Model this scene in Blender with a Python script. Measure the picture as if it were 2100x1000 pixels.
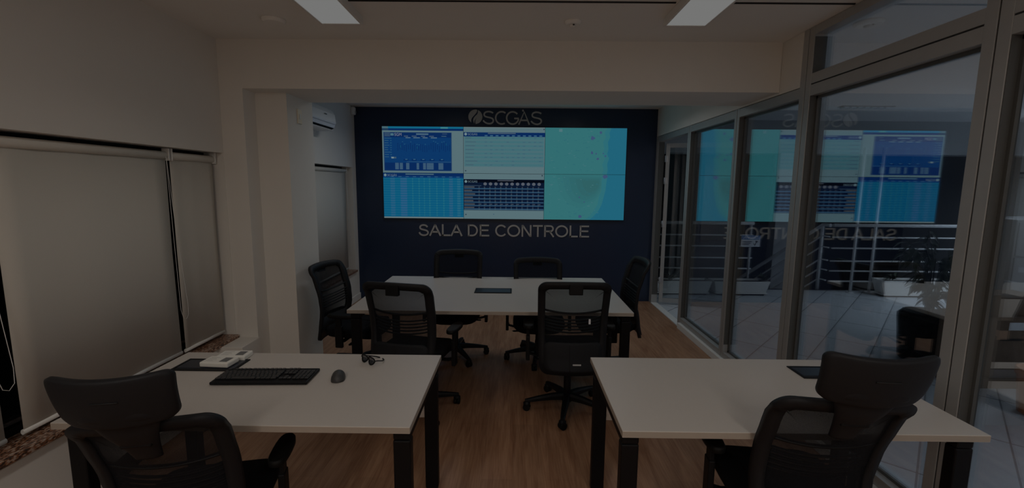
import bpy, bmesh, math, random
from mathutils import Vector, Matrix
random.seed(7)
for _o in list(bpy.data.objects): bpy.data.objects.remove(_o)
scn = bpy.context.scene
C = scn.collection
R = math.radians

# ---------------------------------------------------------------- camera, world, exposure
cam_d = bpy.data.cameras.new('camera'); cam = bpy.data.objects.new('camera', cam_d); C.objects.link(cam)
def cam_axes(pitch, yaw, roll):
    a, b, c = R(pitch), R(yaw), R(roll)
    fw = Vector((math.sin(b)*math.cos(a), math.cos(b)*math.cos(a), math.sin(a)))
    r = fw.cross(Vector((0, 0, 1))).normalized(); u = r.cross(fw)
    r2 = math.cos(c)*r + math.sin(c)*u; u2 = -math.sin(c)*r + math.cos(c)*u
    return r2, u2, fw
_r, _u, _f = cam_axes(-7.386, -0.358, 0.535)
cam.matrix_world = Matrix(((_r.x, _u.x, -_f.x, 0), (_r.y, _u.y, -_f.y, 0), (_r.z, _u.z, -_f.z, 1.67), (0, 0, 0, 1)))
cam_d.sensor_fit = 'HORIZONTAL'; cam_d.sensor_width = 36; cam_d.lens = 928.9/2100*36
cam_d.clip_start = 0.02
scn.camera = cam
vs = scn.view_settings
scn.display_settings.display_device = 'sRGB'
vs.view_transform = 'Standard'; vs.look = 'None'; vs.gamma = 1; vs.use_curve_mapping = False
vs.exposure = -2.0
K = 4.0                                   # light level that goes with the exposure
wd = bpy.data.worlds.new('night'); scn.world = wd; wd.use_nodes = True
wd.node_tree.nodes['Background'].inputs[0].default_value = (.35, .45, .6, 1)
wd.node_tree.nodes['Background'].inputs[1].default_value = 0.012*K

def area_light(name, loc, sx, sy, power, col, spread=180, parent=None):
    d = bpy.data.lights.new(name, 'AREA'); d.shape = 'RECTANGLE'; d.size = sx; d.size_y = sy
    d.energy = power*K; d.color = col; d.spread = R(spread)
    o = bpy.data.objects.new(name, d); C.objects.link(o); o.location = loc
    if parent: o.parent = parent
    return o

# ---------------------------------------------------------------- materials
def lin(c):
    return tuple(((v/255/12.92) if v/255 <= .04045 else ((v/255+.055)/1.055)**2.4) for v in c)
def mat(name, col, rough=.5, metal=0, spec=.5, noise=0, nscale=40, bump=0, coat=0):
    m = bpy.data.materials.new(name); m.use_nodes = True; nt = m.node_tree; b = nt.nodes['Principled BSDF']
    b.inputs['Base Color'].default_value = (*col, 1); b.inputs['Roughness'].default_value = rough
    b.inputs['Metallic'].default_value = metal; b.inputs['Specular IOR Level'].default_value = spec
    if coat: b.inputs['Coat Weight'].default_value = coat
    if noise or bump:
        tc = nt.nodes.new('ShaderNodeTexCoord'); n = nt.nodes.new('ShaderNodeTexNoise'); n.inputs['Scale'].default_value = nscale
        n.inputs['Detail'].default_value = 4
        nt.links.new(tc.outputs['Object'], n.inputs['Vector'])
        if noise:
            mx = nt.nodes.new('ShaderNodeMix'); mx.data_type = 'RGBA'
            mx.inputs[6].default_value = (*[v*(1-noise) for v in col], 1); mx.inputs[7].default_value = (*[min(1, v*(1+noise)) for v in col], 1)
            nt.links.new(n.outputs['Fac'], mx.inputs[0]); nt.links.new(mx.outputs[2], b.inputs['Base Color'])
        if bump:
            bp = nt.nodes.new('ShaderNodeBump'); bp.inputs['Strength'].default_value = bump; bp.inputs['Distance'].default_value = .002
            nt.links.new(n.outputs['Fac'], bp.inputs['Height']); nt.links.new(bp.outputs[0], b.inputs['Normal'])
    return m
def emis(name, rgb, k=1.0):
    m = bpy.data.materials.new(name); m.use_nodes = True; nt = m.node_tree; nt.nodes.clear()
    o = nt.nodes.new('ShaderNodeOutputMaterial'); e = nt.nodes.new('ShaderNodeEmission')
    e.inputs[0].default_value = (*lin(rgb), 1); e.inputs[1].default_value = k*K
    nt.links.new(e.outputs[0], o.inputs[0]); return m

M = {}
M['wall'] = mat('warm_white_paint', (.80, .765, .71), .85, noise=.02, nscale=6, bump=.15)
M['ceil'] = mat('ceiling_paint', (.86, .84, .80), .9, noise=.02, nscale=5)
M['navy'] = mat('navy_paint', (.013, .027, .066), .32, noise=.08, nscale=3)
M['blind'] = mat('blind_fabric', (.66, .625, .56), .9, noise=.03, nscale=300, bump=.1)
M['whitep'] = mat('white_plastic', (.78, .77, .74), .4, noise=.01)
M['acwhite'] = mat('air_unit_plastic', (.82, .84, .86), .35, noise=.01)
M['alu'] = mat('grey_aluminium', (.42, .418, .41), .45, metal=.35, noise=.05, nscale=20)
M['filing'] = mat('light_grey_steel', (.52, .53, .54), .5, noise=.03)
M['jamb'] = mat('dark_grey_metal', (.10, .10, .095), .5, metal=.2, noise=.05)
M['aludark'] = mat('rubber_gasket', (.02, .02, .02), .7, noise=.1)
M['steel'] = mat('brushed_steel', (.45, .47, .5), .35, metal=.8, noise=.04)
M['desk'] = mat('cream_laminate', (.55, .505, .46), .42, noise=.02, nscale=60)
M['deskedge'] = mat('laminate_edge', (.40, .345, .29), .5, noise=.03)
M['black'] = mat('black_powder_coat', (.004, .004, .005), .5, noise=.1, nscale=80, bump=.1, spec=.22)
M['plastic'] = mat('black_plastic', (.006, .006, .007), .5, noise=.1, nscale=60, spec=.22)
M['frame'] = mat('chair_frame_grey', (.013, .013, .015), .55, noise=.1, nscale=90, bump=.1, spec=.22)
M['cover'] = mat('chair_cover_grey', (.015, .016, .019), .65, noise=.12, nscale=200, bump=.2, spec=.22)
M['fabric'] = mat('black_upholstery', (.004, .004, .006), .9, noise=.2, nscale=400, bump=.4, spec=.22)
M['rubber'] = mat('castor_rubber', (.005, .005, .005), .6, noise=.1, spec=.22)
M['tag'] = mat('pale_tag', (.5, .5, .5), .5, noise=.05)
M['cardboard'] = mat('brown_cardboard', (.17, .115, .08), .85, noise=.12, nscale=8, bump=.1)
M['orange'] = mat('orange_plastic', (.62, .22, .08), .5, noise=.05)
M['leaf'] = mat('dark_leaf', (.05, .065, .045), .5, noise=.25, nscale=12)
M['soil'] = mat('dark_soil', (.03, .022, .016), .95, noise=.3, nscale=60)
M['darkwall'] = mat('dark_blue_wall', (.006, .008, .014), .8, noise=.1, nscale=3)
M['greywall'] = mat('grey_wall', (.36, .37, .38), .9, noise=.03, nscale=4)
M['hallceil'] = mat('hall_ceiling_paint', (.74, .74, .74), .9, noise=.03, nscale=4)
M['label'] = mat('paper_label', (.75, .77, .8), .6, noise=.02)
M['bluelabel'] = mat('blue_sign_paint', (.05, .20, .50), .5, noise=.02)
M['ink'] = mat('dark_ink', (.02, .02, .03), .6, noise=.05)
M['letter'] = mat('brushed_letter', (.52, .50, .47), .5, metal=.2, noise=.03)
M['hole'] = mat('dark_gap', (.006, .006, .007), .7, noise=.1)
M['pink'] = mat('marker', (.3, .1, .12), .6, noise=.02)

def mesh_mat():
    m = bpy.data.materials.new('black_mesh_weave'); m.use_nodes = True; nt = m.node_tree
    b = nt.nodes['Principled BSDF']; out = nt.nodes['Material Output']
    b.inputs['Base Color'].default_value = (.007, .008, .011, 1); b.inputs['Roughness'].default_value = .8; b.inputs['Specular IOR Level'].default_value = .2
    t = nt.nodes.new('ShaderNodeBsdfTransparent'); mx = nt.nodes.new('ShaderNodeMixShader')
    tc = nt.nodes.new('ShaderNodeTexCoord'); v = nt.nodes.new('ShaderNodeTexNoise'); v.inputs['Scale'].default_value = 500
    mr = nt.nodes.new('ShaderNodeMapRange'); mr.inputs[3].default_value = .52; mr.inputs[4].default_value = .74
    nt.links.new(tc.outputs['Object'], v.inputs['Vector']); nt.links.new(v.outputs['Fac'], mr.inputs[0])
    lw = nt.nodes.new('ShaderNodeLayerWeight'); lw.inputs[0].default_value = .5        # a weave closes up when seen at a slant
    sl = nt.nodes.new('ShaderNodeMath'); sl.operation = 'MULTIPLY_ADD'; sl.use_clamp = True; sl.inputs[1].default_value = .55
    nt.links.new(lw.outputs['Facing'], sl.inputs[0]); nt.links.new(mr.outputs[0], sl.inputs[2])
    nt.links.new(sl.outputs[0], mx.inputs[0]); nt.links.new(t.outputs[0], mx.inputs[1]); nt.links.new(b.outputs[0], mx.inputs[2])
    nt.links.new(mx.outputs[0], out.inputs[0]); return m
M['mesh'] = mesh_mat()
def glass_mat(name='reflective_glass', r=.26, tint=(.96, .98, 1)):
    m = bpy.data.materials.new(name); m.use_nodes = True; nt = m.node_tree; nt.nodes.clear()
    out = nt.nodes.new('ShaderNodeOutputMaterial'); t = nt.nodes.new('ShaderNodeBsdfTransparent'); t.inputs[0].default_value = (*tint, 1)
    g = nt.nodes.new('ShaderNodeBsdfGlossy'); g.inputs['Roughness'].default_value = 0.0; g.inputs[0].default_value = (.93, .97, 1, 1)
    mx = nt.nodes.new('ShaderNodeMixShader'); lw = nt.nodes.new('ShaderNodeLayerWeight'); lw.inputs[0].default_value = .35
    mr = nt.nodes.new('ShaderNodeMapRange'); mr.inputs[3].default_value = r; mr.inputs[4].default_value = min(1, r+.25)
    nt.links.new(lw.outputs['Fresnel'], mr.inputs[0]); nt.links.new(mr.outputs[0], mx.inputs[0])
    nt.links.new(t.outputs[0], mx.inputs[1]); nt.links.new(g.outputs[0], mx.inputs[2]); nt.links.new(mx.outputs[0], out.inputs[0]); return m
M['glass'] = glass_mat()
M['nightglass'] = mat('night_window_glass', (.004, .005, .007), .05, noise=.01)

def wood_mat():
    m = bpy.data.materials.new('wood_plank_floor'); m.use_nodes = True; nt = m.node_tree; b = nt.nodes['Principled BSDF']
    N = nt.nodes.new; L = nt.links.new
    tc = N('ShaderNodeTexCoord'); mp = N('ShaderNodeMapping'); mp.inputs['Rotation'].default_value = (0, 0, R(90))
    L(tc.outputs['Object'], mp.inputs['Vector'])
    br = N('ShaderNodeTexBrick'); br.inputs['Scale'].default_value = 1; br.inputs['Brick Width'].default_value = 1.2; br.inputs['Row Height'].default_value = .18
    br.inputs['Mortar Size'].default_value = .0012; br.inputs['Color1'].default_value = (.2, .2, .2, 1); br.inputs['Color2'].default_value = (.8, .8, .8, 1)
    br.inputs['Mortar'].default_value = (0.1, 0.1, 0.1, 1); br.inputs['Bias'].default_value = 0
    L(mp.outputs[0], br.inputs['Vector'])
    mp2 = N('ShaderNodeMapping'); mp2.inputs['Scale'].default_value = (12, 1.2, 1); L(tc.outputs['Object'], mp2.inputs['Vector'])
    n = N('ShaderNodeTexNoise'); n.inputs['Scale'].default_value = 1.6; n.inputs['Detail'].default_value = 8; n.inputs['Distortion'].default_value = 1.2; L(mp2.outputs[0], n.inputs['Vector'])
    mp3 = N('ShaderNodeMapping'); mp3.inputs['Scale'].default_value = (90, 3, 1); L(tc.outputs['Object'], mp3.inputs['Vector'])
    n2 = N('ShaderNodeTexNoise'); n2.inputs['Scale'].default_value = 1.5; n2.inputs['Detail'].default_value = 4; L(mp3.outputs[0], n2.inputs['Vector'])
    ad = N('ShaderNodeMix'); ad.data_type = 'FLOAT'; ad.inputs[0].default_value = .4; L(n.outputs['Fac'], ad.inputs[2]); L(n2.outputs['Fac'], ad.inputs[3])
    cr = N('ShaderNodeValToRGB'); e = cr.color_ramp.elements
    e[0].position = .34; e[0].color = (.27, .125, .066, 1); e[1].position = .68; e[1].color = (.50, .285, .165, 1)
    L(ad.outputs[0], cr.inputs[0])
    mx = N('ShaderNodeMix'); mx.data_type = 'RGBA'; mx.blend_type = 'MULTIPLY'; mx.inputs[0].default_value = .22
    L(cr.outputs[0], mx.inputs[6]); L(br.outputs['Color'], mx.inputs[7]); L(mx.outputs[2], b.inputs['Base Color'])
    b.inputs['Roughness'].default_value = .42; b.inputs['Specular IOR Level'].default_value = .35
    return m
M['wood'] = wood_mat()
def tile_mat():
    m = bpy.data.materials.new('white_diagonal_tiles'); m.use_nodes = True; nt = m.node_tree; b = nt.nodes['Principled BSDF']
    N = nt.nodes.new; L = nt.links.new
    tc = N('ShaderNodeTexCoord'); mp = N('ShaderNodeMapping'); mp.vector_type = 'TEXTURE'; mp.inputs['Rotation'].default_value = (0, 0, R(46.8)); mp.inputs['Location'].default_value = (3.534, 4.987, 0)
    L(tc.outputs['Object'], mp.inputs['Vector'])
    br = N('ShaderNodeTexBrick'); br.offset = 0; br.inputs['Scale'].default_value = 1; br.inputs['Brick Width'].default_value = .86; br.inputs['Row Height'].default_value = .435
    br.inputs['Mortar Size'].default_value = .006; br.inputs['Mortar Smooth'].default_value = .2
    br.inputs['Color1'].default_value = (.66, .69, .72, 1); br.inputs['Color2'].default_value = (.60, .63, .66, 1); br.inputs['Mortar'].default_value = (.16, .17, .19, 1)
    L(mp.outputs[0], br.inputs['Vector']); L(br.outputs['Color'], b.inputs['Base Color'])
    b.inputs['Roughness'].default_value = .22
    return m
M['tile'] = tile_mat()
def granite_mat():
    m = bpy.data.materials.new('brown_granite'); m.use_nodes = True; nt = m.node_tree; b = nt.nodes['Principled BSDF']
    N = nt.nodes.new; L = nt.links.new
    tc = N('ShaderNodeTexCoord'); mp = N('ShaderNodeMapping'); mp.inputs['Scale'].default_value = (1, .45, 1); L(tc.outputs['Object'], mp.inputs['Vector'])
    n = N('ShaderNodeTexNoise'); n.inputs['Scale'].default_value = 120; n.inputs['Detail'].default_value = 6; L(mp.outputs[0], n.inputs['Vector'])
    cr = N('ShaderNodeValToRGB'); e = cr.color_ramp.elements
    e[0].position = .40; e[0].color = (.05, .035, .03, 1); e[1].position = .62; e[1].color = (.50, .40, .33, 1)
    k = cr.color_ramp.elements.new(.5); k.color = (.30, .12, .05, 1)
    L(n.outputs['Fac'], cr.inputs[0]); L(cr.outputs[0], b.inputs['Base Color']); b.inputs['Roughness'].default_value = .3
    return m
M['granite'] = granite_mat()

# ---------------------------------------------------------------- mesh helpers
class MB:
    def __init__(s): s.bm = bmesh.new(); s.mats = []
    def mi(s, m):
        if m is None: return 0
        if m not in s.mats: s.mats.append(m)
        return s.mats.index(m)
    def box(s, x0, x1, y0, y1, z0, z1, m=None, bev=0, rot=None, seg=2):
        g = bmesh.ops.create_cube(s.bm, size=1)['verts']
        for v in g: v.co = Vector((x0+(v.co.x+.5)*(x1-x0), y0+(v.co.y+.5)*(y1-y0), z0+(v.co.z+.5)*(z1-z0)))
        fs = set(f for v in g for f in v.link_faces); i = s.mi(m)
        for f in fs: f.material_index = i
        if bev:
            es = list(set(e for v in g for e in v.link_edges))
            r = bmesh.ops.bevel(s.bm, geom=es, offset=bev, segments=seg, affect='EDGES', profile=.5)
            for f in r['faces']: f.material_index = i
            g = list(set(g) & set(s.bm.verts)) if False else [v for v in g if v.is_valid] + [v for v in r['verts'] if v.is_valid]
        if rot: 
            for v in set(g): v.co = rot @ v.co
        return s
    def poly(s, pts, m=None):
        f = s.bm.faces.new([s.bm.verts.new(Vector(p)) for p in pts]); f.material_index = s.mi(m); return f
    def rings(s, rs, m=None, close_u=True, cap0=True, cap1=True, smooth=True, loop=False):
        V = [[s.bm.verts.new(Vector(p)) for p in r] for r in rs]; n = len(V[0]); i = s.mi(m)
        rng = range(len(V)) if loop else range(len(V)-1)
        for a in rng:
            b = (a+1) % len(V)
            for k in range(n if close_u else n-1):
                j = (k+1) % n
                try:
                    f = s.bm.faces.new((V[a][k], V[a][j], V[b][j], V[b][k])); f.material_index = i; f.smooth = smooth
                except ValueError: pass
        if cap0 and not loop: f = s.bm.faces.new(V[0][::-1]); f.material_index = i
        if cap1 and not loop: f = s.bm.faces.new(V[-1]); f.material_index = i
        return s
    def tube(s, pts, r, m=None, n=10, sx=1, sy=1, closed=False):
        pts = [Vector(p) for p in pts]; rs = []
        rr = r if isinstance(r, (list, tuple)) else [r]*len(pts)
        ref = None
        for k, p in enumerate(pts):
            if closed: d = pts[(k+1) % len(pts)]-pts[k-1]
            else: d = (pts[min(k+1, len(pts)-1)]-pts[max(k-1, 0)])
            d = d.normalized()
            if ref is None: ref = Vector((0, 0, 1)) if abs(d.z) < .9 else Vector((0, 1, 0))
            a = d.cross(ref).normalized(); b = a.cross(d).normalized(); ref = b
            rs.append([p+rr[k]*(math.cos(t*2*math.pi/n)*a*sx+math.sin(t*2*math.pi/n)*b*sy) for t in range(n)])
        return s.rings(rs, m, loop=closed)
    def cyl(s, c, r, h, m=None, n=20, r2=None, ax='z'):
        r2 = r if r2 is None else r2
        def P(rad, t, hh):
            x, y = rad*math.cos(t), rad*math.sin(t)
            return {'z': (c[0]+x, c[1]+y, c[2]+hh), 'x': (c[0]+hh, c[1]+x, c[2]+y), 'y': (c[0]+y, c[1]+hh, c[2]+x)}[ax]
        e = min(h, r)*.12
        prof = [(r-e, 0), (r, e), (r2, h-e), (r2-e, h)]
        return s.rings([[P(a, t*2*math.pi/n, b) for t in range(n)] for a, b in prof], m)
    def lathe(s, c, prof, m=None, n=24):
        return s.rings([[(c[0]+a*math.cos(t*2*math.pi/n), c[1]+a*math.sin(t*2*math.pi/n), c[2]+b) for t in range(n)] for a, b in prof], m)
    def add_mesh(s, me, mtx, m=None):
        i = s.mi(m); n0 = len(s.bm.verts); nf = len(s.bm.faces)
        s.bm.from_mesh(me); s.bm.verts.ensure_lookup_table(); s.bm.faces.ensure_lookup_table()
        for v in s.bm.verts[n0:]: v.co = mtx @ v.co
        for f in s.bm.faces[nf:]: f.material_index = i
    def build(s, name, m=None, parent=None, loc=None):
        bmesh.ops.recalc_face_normals(s.bm, faces=s.bm.faces) if not getattr(s, 'keep', False) else None
        me = bpy.data.meshes.new(name); s.bm.to_mesh(me); s.bm.free()
        if m is not None and not s.mats: me.materials.append(m)
        for q in s.mats: me.materials.append(q)
        o = bpy.data.objects.new(name, me); C.objects.link(o)
        if parent: o.parent = parent
        if loc: o.location = loc
        return o
def box(name, x0, x1, y0, y1, z0, z1, m, parent=None, bev=0):
    b = MB(); b.box(x0, x1, y0, y1, z0, z1, None, bev); return b.build(name, m, parent)
def thing(name, label, cat, loc=(0, 0, 0), rz=0, group=None):
    o = bpy.data.objects.new(name, None); C.objects.link(o); o.empty_display_size = .1
    o.location = loc; o.rotation_euler = (0, 0, rz); return tag(o, label, cat, group)
def tag(o, label, cat, group=None):
    o['label'] = label; o['category'] = cat
    if group: o['group'] = group
    return o
def struct(o, label=None):
    o['kind'] = 'structure'
    if label: o['label'] = label
    return o
def copy_tree(o, parent=None):
    c = o.copy(); C.objects.link(c)
    if parent: c.parent = parent
    for ch in [x for x in KIDS(o)]: copy_tree(ch, c)
    return c
def KIDS(o): return [x for x in bpy.data.objects if x.parent == o]
def text_mesh(s, size=1, extrude=0, sx=1):
    d = bpy.data.curves.new('t', 'FONT'); d.body = s; d.size = size; d.extrude = extrude; d.resolution_u = 6
    o = bpy.data.objects.new('t', d); C.objects.link(o); bpy.context.view_layer.update()
    me = bpy.data.meshes.new_from_object(o.evaluated_get(bpy.context.evaluated_depsgraph_get()))
    bpy.data.objects.remove(o); return me
def text_into(mb, s, x, y, z, h, w=None, m=None, extrude=0.0, face='-y'):
    """capital height h, total width w, lower-left at x,z on a plane facing -y at depth y"""
    me = text_mesh(s, 1, 0)
    xs = [v.co.x for v in me.vertices]; ys = [v.co.y for v in me.vertices]
    x0, x1 = min(xs), max(xs); ref = text_mesh('E', 1, 0); ch = max(v.co.y for v in ref.vertices)
    sy = h/ch; sx = (w/(x1-x0)) if w else sy
    if extrude:
        me = text_mesh(s, 1, extrude/2/1.0)
    mt = Matrix.Translation((x, y, z)) @ Matrix(((sx, 0, 0, -x0*sx), (0, 0, -1, 0), (0, sy, 0, 0), (0, 0, 0, 1)))
    mb.add_mesh(me, mt, m)

# ---------------------------------------------------------------- room shell
GX, LX, BX = 1.974, -2.25, -2.27
YB = -2.6                                     # wall behind the camera
ZC = 2.736
b = MB(); b.box(-2.7, GX+.09, YB, 6.52, -.12, 0); struct(b.build('floor', M['wood']), 'brown wood plank floor of the control room')
b = MB(); b.box(GX+.09, 9.5, -3.0, 7.36, -.12, -.001); struct(b.build('floor', M['tile']), 'white diagonal tile floor outside the glass partition')
b = MB(); b.box(-2.7, GX+.09, YB-.2, 6.7, ZC, ZC+.15)
struct(b.build('ceiling', M['ceil']), 'cream ceiling of the control room')
b = MB(); b.box(GX+.09, 9.7, -3.2, 11.2, 2.80, 2.95); struct(b.build('ceiling', M['hallceil']), 'white ceiling beyond the glass')
# shadow-gap joint across the ceiling
g = MB(); g.box(-.99, .925, 2.800, 2.812, ZC-.006, ZC+.002); g.box(1.25, GX-.01, 2.800, 2.812, ZC-.006, ZC+.002)
struct(g.build('trim_1', M['hole']), 'dark joint line across the ceiling')
b = MB(); b.box(-2.6, GX+.09, 6.50, 6.70, 0, ZC+.02); struct(b.build('wall_back', M['navy']), 'navy blue feature wall')
b = MB()
WZ0, WZ1 = .455, 1.896
b.box(-2.6, LX, YB, 3.70, 0, WZ0-.03); b.box(-2.6, LX, YB, 3.70, WZ1, ZC+.02); b.box(-2.6, LX, YB, -.6, WZ0-.03, WZ1); b.box(-2.6, LX, 3.525, 3.70, WZ0-.03, WZ1)
b.box(-2.6, -2.075, 3.535, 3.70, 0, ZC+.02)
b.box(-2.6, -1.825, 3.70, 4.16, 0, ZC+.02)
b.box(-2.6, BX, 4.16, 6.52, 0, WZ0-.03); b.box(-2.6, BX, 4.16, 6.52, WZ1, ZC+.02); b.box(-2.6, BX, 4.16, 4.58, WZ0-.03, WZ1); b.box(-2.6, BX, 6.365, 6.52, WZ0-.03, WZ1)
struct(b.build('wall_left', M['wall']), 'cream left wall with pillar')
b = MB(); b.box(LX, -2.062, 3.295, 3.535, 0, .43, bev=.004); struct(b.build('trim_2', M['wall']), 'low white boxed ledge at the foot of the pillar')
b = MB(); b.box(-2.075, GX, 3.535, 4.12, 2.378, ZC+.02); struct(b.build('trim_3', M['wall']), 'cream ceiling beam')
b = MB(); b.box(-2.6, 9.6, YB-.2, YB, 0, 2.9); struct(b.build('wall_front', M['wall']), 'wall behind the viewer')
for nm, x0, x1, y0, y1 in (('baseboard_left', LX, LX+.015, YB, 3.295), ('baseboard_left', BX, BX+.015, 4.16, 6.5)):
    b = MB(); b.box(x0, x1, y0, y1, 0, .09, bev=.003); struct(b.build(nm, M['wall']), 'cream baseboard')

def window(n, y0, y1, xw, label):
    r = bpy.data.objects.new('window_%d' % n, None); C.objects.link(r); struct(r, label)
    w = MB(); xo = xw-.19
    for yy in [y0+.02+(y1-y0-.04)*k/4 for k in range(5)]: w.box(xo, xo+.04, yy-.02, yy+.02, WZ0, WZ1)
    w.box(xo, xo+.04, y0, y1, WZ0, WZ0+.04); w.box(xo, xo+.04, y0, y1, WZ1-.04, WZ1)
    w.build('window_frame', M['black'], r)
    w = MB(); w.box(xo+.015, xo+.022, y0, y1, WZ0, WZ1); w.build('pane', M['nightglass'], r)
    w = MB(); w.box(xw-.19, xw+.03, y0, y1, WZ0-.03, WZ0, bev=.003); w.build('window_sill', M['granite'], r)
window(1, -.6, 3.525, LX, 'wide recessed window behind the roller blinds')
window(2, 4.58, 6.365, BX, 'recessed window behind the far roller blind')

def blind(y0, y1, xw, label, chain=True, zb=.49, cy=None):
    t = thing('roller_blind', label, 'roller blind', (0, 0, 0), 0, 'roller blinds over the left windows')
    x = xw-.07
    f = MB(); n = 10; rows = []
    for k in range(n+1):
        yy = y0+.012+(y1-y0-.024)*k/n
        rows.append([(x+.002*math.sin(k*2.1), yy, WZ1-.055), (x+.004*math.sin(k*1.7), yy, 1.2), (x+.003*math.sin(k*1.3+1), yy, zb+.012)])
    f.rings(rows, close_u=False, cap0=False, cap1=False); 
    o = f.build('blind_fabric', M['blind'], t); sm = o.modifiers.new('s', 'SOLIDIFY'); sm.thickness = .0015
    f = MB(); f.cyl((x, y0+.008, WZ1-.052), .026, y1-y0-.016, ax='y'); f.build('roller_tube', M['blind'], t)
    f = MB(); f.tube([(x, y0+.008, zb), (x, y1-.008, zb)], .013, sx=.7); f.build('bottom_bar', M['whitep'], t)
    for p_ in (y0+.002, y1-.010):
        f = MB(); f.box(x-.02, x+.03, p_, p_+.008, WZ1-.085, WZ1-.005, bev=.002); f.build('bracket', M['whitep'], t)
    if chain:
        cy = cy if cy is not None else y0+.015
        f = MB(); pts = [(x+.028, cy, WZ1-.06), (x+.03, cy+.004, 1.3), (x+.032, cy+.01, .80), (x+.034, cy+.025, .74), (x+.034, cy+.05, .725), (x+.034, cy+.075, .75), (x+.032, cy+.08, .82), (x+.028, cy+.03, 1.4), (x+.022, cy+.01, WZ1-.06)]
        f.tube(pts, .0015, n=6); f.build('pull_chain', M['whitep'], t)
blind(.9, 1.93, LX, 'nearest roller blind on the left wall, cut off by the left edge of the photo', cy=1.885)
blind(1.985, 3.035, LX, 'wide cream roller blind in the middle of the left window', cy=3.0)
blind(3.05, 3.50, LX, 'narrow cream roller blind at the pillar end of the left window', chain=False)
blind(4.60, 6.28, BX, 'roller blind on the far left wall under the air conditioner, beside the navy wall', cy=6.24)

# ---------------------------------------------------------------- glass partition on the right
gp = bpy.data.objects.new('wall_right', None); C.objects.link(gp); struct(gp, 'grey aluminium and glass partition')
ZT = 2.36
mull = [6.44, 5.29, 4.175, 3.225, 1.975, .75, -.45, -1.65]
GD = .085                                     # frame depth
def mullion(y, w, z0, z1):
    m_ = MB()
    m_.box(GX, GX+GD, y-w/2, y-.004, z0, z1, bev=.002); m_.box(GX, GX+GD, y+.004, y+w/2, z0, z1, bev=.002)
    m_.build('mullion', M['alu'], gp)
    m_ = MB(); m_.box(GX+.004, GX+GD-.002, y-w/2-.003, y-w/2-.0005, z0+.13, z1-.07 if z1 > ZT else z1-.08); m_.build('jamb_dark_face', M['jamb'], gp)  # thin dark sheet over the near side of the mullion to darken it
    m_ = MB(); m_.box(GX+.006, GX+GD-.006, y-.004, y+.004, z0, z1); m_.build('gasket', M['aludark'], gp)
for k, y in enumerate(mull):
    mullion(y, .085 if k < 3 else .115, .0 if k < 2 else .07, ZC if k > 2 else ZT)
def bar(name, y0, y1, z0, z1, m=None, x0=GX+.001, x1=GX+GD-.001):
    m_ = MB(); m_.box(x0, x1, y0, y1, z0, z1, bev=.002); return m_.build(name, m or M['alu'], gp)
for k in range(len(mull)-1):
    y1, y0 = mull[k], mull[k+1]
    hw = .085/2 if k < 3 else .115/2
    w0 = (.085 if k+1 < 3 else .115)/2; w1 = (.085 if k < 3 else .115)/2
    a, c = y0+w0, y1-w1
    bar('transom', a, c, ZT-.075, ZT-.004)
    if k == 0: continue
    bar('sill_rail', a, c, .07, .125)
    if k >= 3:
        bar('transom', a, c, ZT+.004, ZT+.07); bar('transom_gasket', a, c, ZT-.004, ZT+.004, M['aludark'], GX+.004)
        bar('head_rail', a, c, ZC-.055, ZC-.002)
        bar('glass_pane', a-.01, c+.01, ZT+.06, ZC-.045, M['glass'], GX+.060, GX+.068)
    bar('glass_pane', a-.01, c+.01, .115, ZT-.065, M['glass'], GX+.060, GX+.068)
    # inner rebates that hold the pane
    r_ = MB()
    for (p, q, z0, z1) in ((a, a+.018, .125, ZT-.075), (c-.018, c, .125, ZT-.075), (a, c, ZT-.093, ZT-.075), (a, c, .125, .143)):
        r_.box(GX+.045, GX+.060, p, q, z0, z1)
    r_.build('glazing_bead', M['jamb'], gp)
b = MB(); b.box(GX-.03, GX+GD, mull[-1], 5.25, 0, .068, bev=.003); b.build('base_kerb', M['whitep'], gp)
b = MB(); b.box(GX-.002, GX+GD, 5.25, 6.40, 0, .012); b.build('threshold', M['whitep'], gp)
hb = MB()
ys = [6.50, 5.29, 4.175, 3.545, 3.285]
for k in range(4): hb.box(GX+.002, GX+GD-.002, ys[k+1]+.0015, ys[k]-.0015, ZT+.002, ZC-.001)
hb.build('header_panel', M['wall'], gp)
b = MB(); b.box(GX, GX+GD, 6.4825, 6.50, 0, ZT+.0); b.build('end_stud', M['alu'], gp)
# open glass door, hinged beside the navy wall
dr = bpy.data.objects.new('door_1', None); C.objects.link(dr); struct(dr, 'open glass door with grey metal frame')
dr.location = (GX+GD+.015, 6.37, 0); dr.rotation_euler = (0, 0, R(-13))
d = MB(); W_ = .98
for a, c, e, f in ((0, .05, .03, 2.26), (W_-.05, W_, .03, 2.26), (.05, W_-.05, .03, .09), (.05, W_-.05, 2.20, 2.26)): d.box(a, c, -.018, .018, e, f, bev=.002)
d.build('door_frame', M['alu'], dr)
d = MB(); d.box(.045, W_-.045, -.003, .003, .085, 2.205); d.build('pane', glass_mat('door_glass', .06, (.82, .85, .86)), dr)
for z in (.35, 1.15, 1.75, 2.05):
    d = MB(); d.cyl((-.006, -.022, z-.045), .011, .09, n=12); d.box(.0, .03, -.024, -.018, z-.04, z+.04); d.build('hinge', M['steel'], dr)
d = MB(); d.tube([(W_-.03, -.02, 1.0), (W_-.03, -.07, 1.0), (W_-.13, -.07, 1.0)], .009); d.build('door_handle', M['steel'], dr)

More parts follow.
